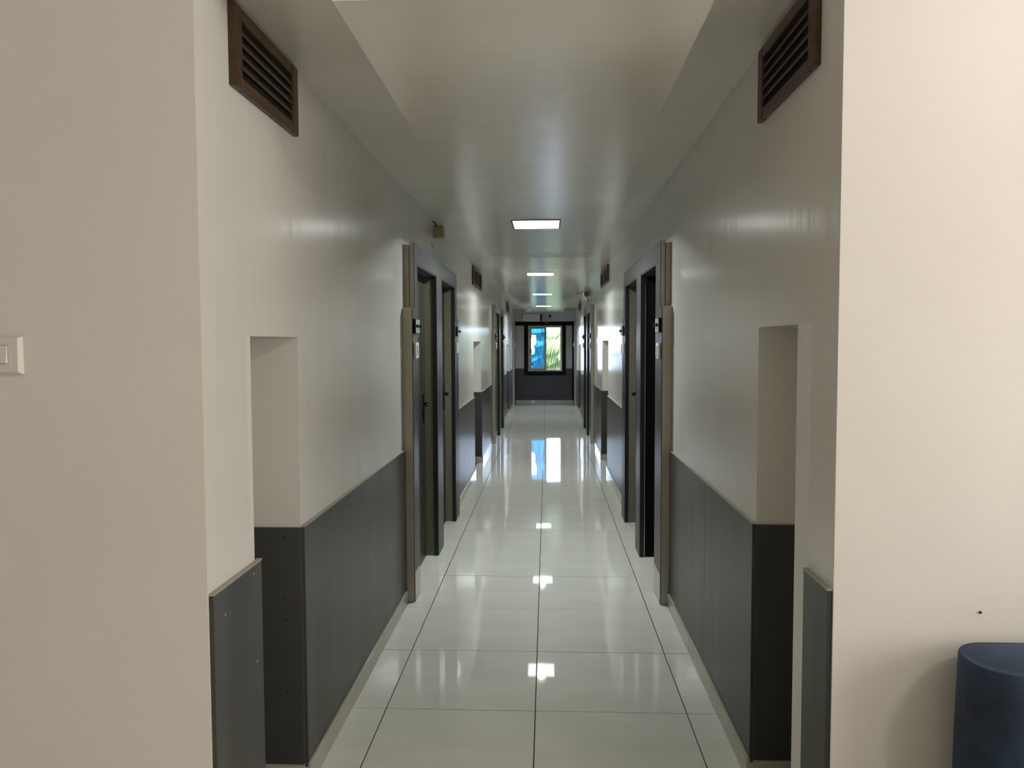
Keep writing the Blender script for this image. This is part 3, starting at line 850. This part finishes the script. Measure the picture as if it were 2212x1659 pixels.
bobj('upper_strip', (-0.375, -0.295, YEND - 0.035, YEND - 0.0285, 0.078, 0.094), MAT['white_plastic'], sk, bevel=0.002, seg=1)

# ------------------------------------------------------------------ lobby things
lz0, lz1 = 1.398, 1.488
sw = empty('light_switch', (-1.28, YL, 1.44), 'white light switch plate on the lobby wall at the left edge', 'switch')
bm = bmesh.new()
xa, xb = -1.375, -1.232
b_ = 0.0055
v0 = [(xa, lz0), (xb, lz0), (xb, lz1), (xa, lz1)]
v1 = [(xa + b_, lz0 + b_), (xb - b_, lz0 + b_), (xb - b_, lz1 - b_), (xa + b_, lz1 - b_)]
A = [bm.verts.new((x, YL - 0.0005, z)) for x, z in v0]; B = [bm.verts.new((x, YL - 0.005, z)) for x, z in v0]; C = [bm.verts.new((x, YL - 0.015, z)) for x, z in v1]
for q in range(4):
    r = (q + 1) % 4
    bm.faces.new((A[q], A[r], B[r], B[q])); bm.faces.new((B[q], B[r], C[r], C[q]))
bm.faces.new(C); bm.faces.new(A[::-1])
finish('plate', bm, MAT['lobby_plastic'], sw, bevel=0.0015, seg=2)
for xc in (-1.334, -1.272):
    bm = bmesh.new()
    prism(bm, [(YL - 0.014, 1.424), (YL - 0.014, 1.466), (YL - 0.0175, 1.466), (YL - 0.0225, 1.424)], 'x', xc - 0.0105, xc + 0.0105)
    finish('rocker', bm, MAT['lobby_plastic'], sw, bevel=0.0008, seg=1)
    bobj('gap_line', (xc - 0.011, xc + 0.011, YL - 0.0152, YL - 0.0146, 1.4232, 1.4668), MAT['vent_dark'], sw)

nl = bmesh.new()
tube(nl, [(1.033, YR + 0.001, 0.822), (1.033, YR - 0.004, 0.8215)], 0.0028, 8)
tag(finish('wall_nail', nl, MAT['iron']), 'tiny dark nail in the lobby wall above the blue sofa', 'nail')

# sofa: rounded back standing in front of the right lobby wall
sofa = empty('sofa', (1.6, 1.3, 0), 'dark blue suede sofa with a rounded back against the bright lobby wall', 'sofa')
def rounded_slab(name, xa, xb, ya, yb, z0, z1, rad, dome, mat, n=10, top_round=0.012, flare=0.0):
    """A slab with round plan corners, a soft seam edge at the top and a slightly domed top."""
    bm = bmesh.new()
    plan = []
    for cx, cyy, a0 in ((xb - rad, yb - rad, 0), (xa + rad, yb - rad, 90), (xa + rad, ya + rad, 180), (xb - rad, ya + rad, 270)):
        for i in range(n + 1):
            a = math.radians(a0 + 90 * i / n)
            plan.append((cx + rad * math.cos(a), cyy + rad * math.sin(a)))
    mx, my = (xa + xb) / 2, (ya + yb) / 2
    def ring(off, z):
        out = []
        for x, y in plan:
            # inset towards the slab's spine
            sx = min(max(x, xa + rad), xb - rad); sy_ = min(max(y, ya + rad), yb - rad)
            d = Vector((x - sx, y - sy_)); L = d.length
            k = (L - off) / L if L else 1
            out.append(bm.verts.new((sx + d.x * k, sy_ + d.y * k, z)))
        return out
    levels = []
    for i in range(8):
        f = i / 7
        levels.append(ring(-flare * (1 - f) - 0.004 * math.sin(f * math.pi), z0 + (z1 - z0) * f))
    levels.append(ring(0.002, z1 + 0.003))
    levels.append(ring(0.006, z1 + 0.002))     # seam dip
    for i in range(1, 7):
        f = i / 6
        levels.append(ring(0.006 + (rad - 0.012) * f, z1 + 0.002 + dome * math.sin(f * math.pi / 2)))
    for a, b in zip(levels[:-1], levels[1:]):
        for i in range(len(a)):
            j = (i + 1) % len(a)
            bm.faces.new((a[i], a[j], b[j], b[i]))
    bm.faces.new(levels[0][::-1]); bm.faces.new(levels[-1])
    return finish(name, bm, mat, sofa, smooth=True)
rounded_slab('backrest', 0.93, 2.45, 1.652, 1.845, 0.28, 0.760, 0.088, 0.016, MAT['sofa'], flare=0.003)
rounded_slab('seat_base', 0.92, 2.435, 0.93, 1.67, 0.10, 0.28, 0.06, 0.004, MAT['sofa'])
rounded_slab('seat_cushion', 0.93, 2.425, 0.92, 1.605, 0.285, 0.41, 0.05, 0.02, MAT['sofa'])
for x in (1.0, 2.35):
    for y in (1.0, 1.60):
        bm = bmesh.new(); tube(bm, [(x, y, 0.0), (x, y, 0.11)], [0.016, 0.026], 10); finish('leg', bm, MAT['iron'], sofa)

# curtained lobby window (its daylight is set at the top of the script)
w2 = empty('window_2', (LOBBY_WIN[0], -0.5, LOBBY_WIN[3]), 'curtained daylight window in the right lobby wall', 'window', kind='structure')
wx, wy0, wy1, wz0, wz1 = LOBBY_WIN
bobj('curtain', (wx - 0.012, wx - 0.001, wy0, wy1, wz0, wz1), MAT['lobby_wall'], w2)
for d in ((wy0 - 0.06, wy0, wz0 - 0.06, wz1 + 0.06), (wy1, wy1 + 0.06, wz0 - 0.06, wz1 + 0.06), (wy0, wy1, wz0 - 0.06, wz0), (wy0, wy1, wz1, wz1 + 0.06)):
    bobj('frame', (wx - 0.045, wx - 0.001, *d), MAT['alu'], w2)
# round lobby ceiling lamp (its light is set at the top of the script)
lp = empty('ceiling_lamp', (LOBBY_LAMP[0], LOBBY_LAMP[1], LZ), 'round white lamp on the lobby ceiling', 'light')
bm = bmesh.new(); tube(bm, [(LOBBY_LAMP[0], LOBBY_LAMP[1], LZ - 0.001), (LOBBY_LAMP[0], LOBBY_LAMP[1], LZ - 0.02)], 0.14, 24); finish('lamp_base', bm, MAT['white_plastic'], lp)

# ------------------------------------------------------------------ outside the window: palm, trees, ground
o = bobj('garden_ground', (-40, 40, YEND + 0.6, 120, -3.6, -3.4), MAT['lawn'])
tag(o, 'green garden ground far below the window', 'ground', kind='structure')
def frond(parent, base, az, elev, length, droop, rs):
    pts = []
    n = 16
    dirv = Vector((math.cos(az) * math.cos(elev), math.sin(az) * math.cos(elev), math.sin(elev)))
    side = Vector((-math.sin(az), math.cos(az), 0))
    for i in range(n + 1):
        t_ = i / n
        pts.append(Vector(base) + dirv * length * t_ + Vector((0, 0, -droop * t_ * t_ * length)))
    bm = bmesh.new(); tube(bm, pts, [0.035 * (1 - 0.8 * i / n) for i in range(n + 1)], 5)
    fo = finish('frond', bm, MAT['rachis'], parent)
    bm = bmesh.new()
    m = 60
    for k in range(m):
        t_ = 0.12 + 0.86 * k / m
        i = min(int(t_ * n), n - 1); f = t_ * n - i
        p = pts[i].lerp(pts[i + 1], f)
        tan = (pts[i + 1] - pts[i]).normalized()
        ll = length * 0.26 * math.sin(math.pi * (0.15 + 0.8 * t_)) * rs.uniform(0.85, 1.1)
        for sg in (-1, 1):
            d = (side * sg * 0.55 + tan * 0.45 + Vector((0, 0, -0.55 - 0.25 * rs.random()))).normalized()
            w = tan * 0.075
            q1 = p + d * ll * 0.5 + Vector((0, 0, 0.04 * ll)); q2 = p + d * ll + Vector((0, 0, -0.18 * ll))
            a = bm.verts.new(p - w * 0.5); b = bm.verts.new(p + w * 0.5)
            c = bm.verts.new(q1 + w * 0.6); d_ = bm.verts.new(q1 - w * 0.4); e = bm.verts.new(q2)
            bm.faces.new((a, b, c, d_)); bm.faces.new((d_, c, e))
    finish('leaflets', bm, MAT['palm_leaf'], fo)
def palm(x, y, zc, n, seed, label, extra=()):
    rs = random.Random(seed)
    p = empty('palm_tree', (x, y, -3.4), label, 'palm tree')
    bm = bmesh.new()
    tube(bm, [(x + 0.05 * math.sin(i), y, -3.4 + (zc + 3.4) * i / 8) for i in range(9)], [0.2 - 0.008 * i for i in range(9)], 10)
    finish('trunk', bm, MAT['bark'], p)
    for k in range(n):
        az = 2 * math.pi * k / n * 2.4 + rs.uniform(-0.2, 0.2)
        frond(p, (x, y, zc), az, rs.uniform(-0.25, 0.35), rs.uniform(2.6, 3.3), rs.uniform(0.22, 0.42), rs)
    for az, el, ln, dr in extra: frond(p, (x, y, zc), az, el, ln, dr, rs)
palm(2.1, 33.0, 1.85, 14, 5, 'coconut palm outside the window with long hanging leaflets',
     extra=((3.05, -0.10, 3.2, 0.16), (3.35, -0.25, 3.0, 0.18), (2.85, 0.12, 3.0, 0.12), (3.15, -0.5, 2.6, 0.15)))
palm(-6.0, 37.0, 1.2, 16, 9, 'coconut palm farther left outside, seen through the blue pane')
def tree(x, y, r, zc, seed, label):
    rs = random.Random(seed)
    p = empty('leafy_tree', (x, y, -3.4), label, 'tree', 'leafy trees behind the palms')
    bm = bmesh.new(); tube(bm, [(x, y, -3.4), (x + 0.1, y, -1.5), (x, y, zc)], [0.22, 0.17, 0.08], 8); finish('trunk', bm, MAT['bark'], p)
    bm = bmesh.new()
    for k in range(9000):
        v_ = Vector((rs.gauss(0, 1), rs.gauss(0, 1), rs.gauss(0, 1))).normalized() * r * rs.uniform(0.65, 1.0)
        c = Vector((x, y, zc)) + Vector((v_.x * 1.25, v_.y, v_.z * 0.8))
        a = Vector((rs.gauss(0, 1), rs.gauss(0, 1), rs.gauss(0, 1))).normalized() * 0.20
        b = a.orthogonal().normalized() * 0.10
        bm.faces.new([bm.verts.new(c + q) for q in (-a, b, a, -b)])
    tag(finish('foliage', bm, MAT['tree_leaf'], p), kind='stuff')
tree(3.6, 44.0, 3.4, -0.35, 2, 'bushy yellow-green tree right behind the palm')
tree(-9.5, 46.0, 3.6, -0.6, 4, 'bushy tree left of the window view')
tree(12.8, 45.0, 3.4, -0.4, 6, 'bushy tree right of the window view')
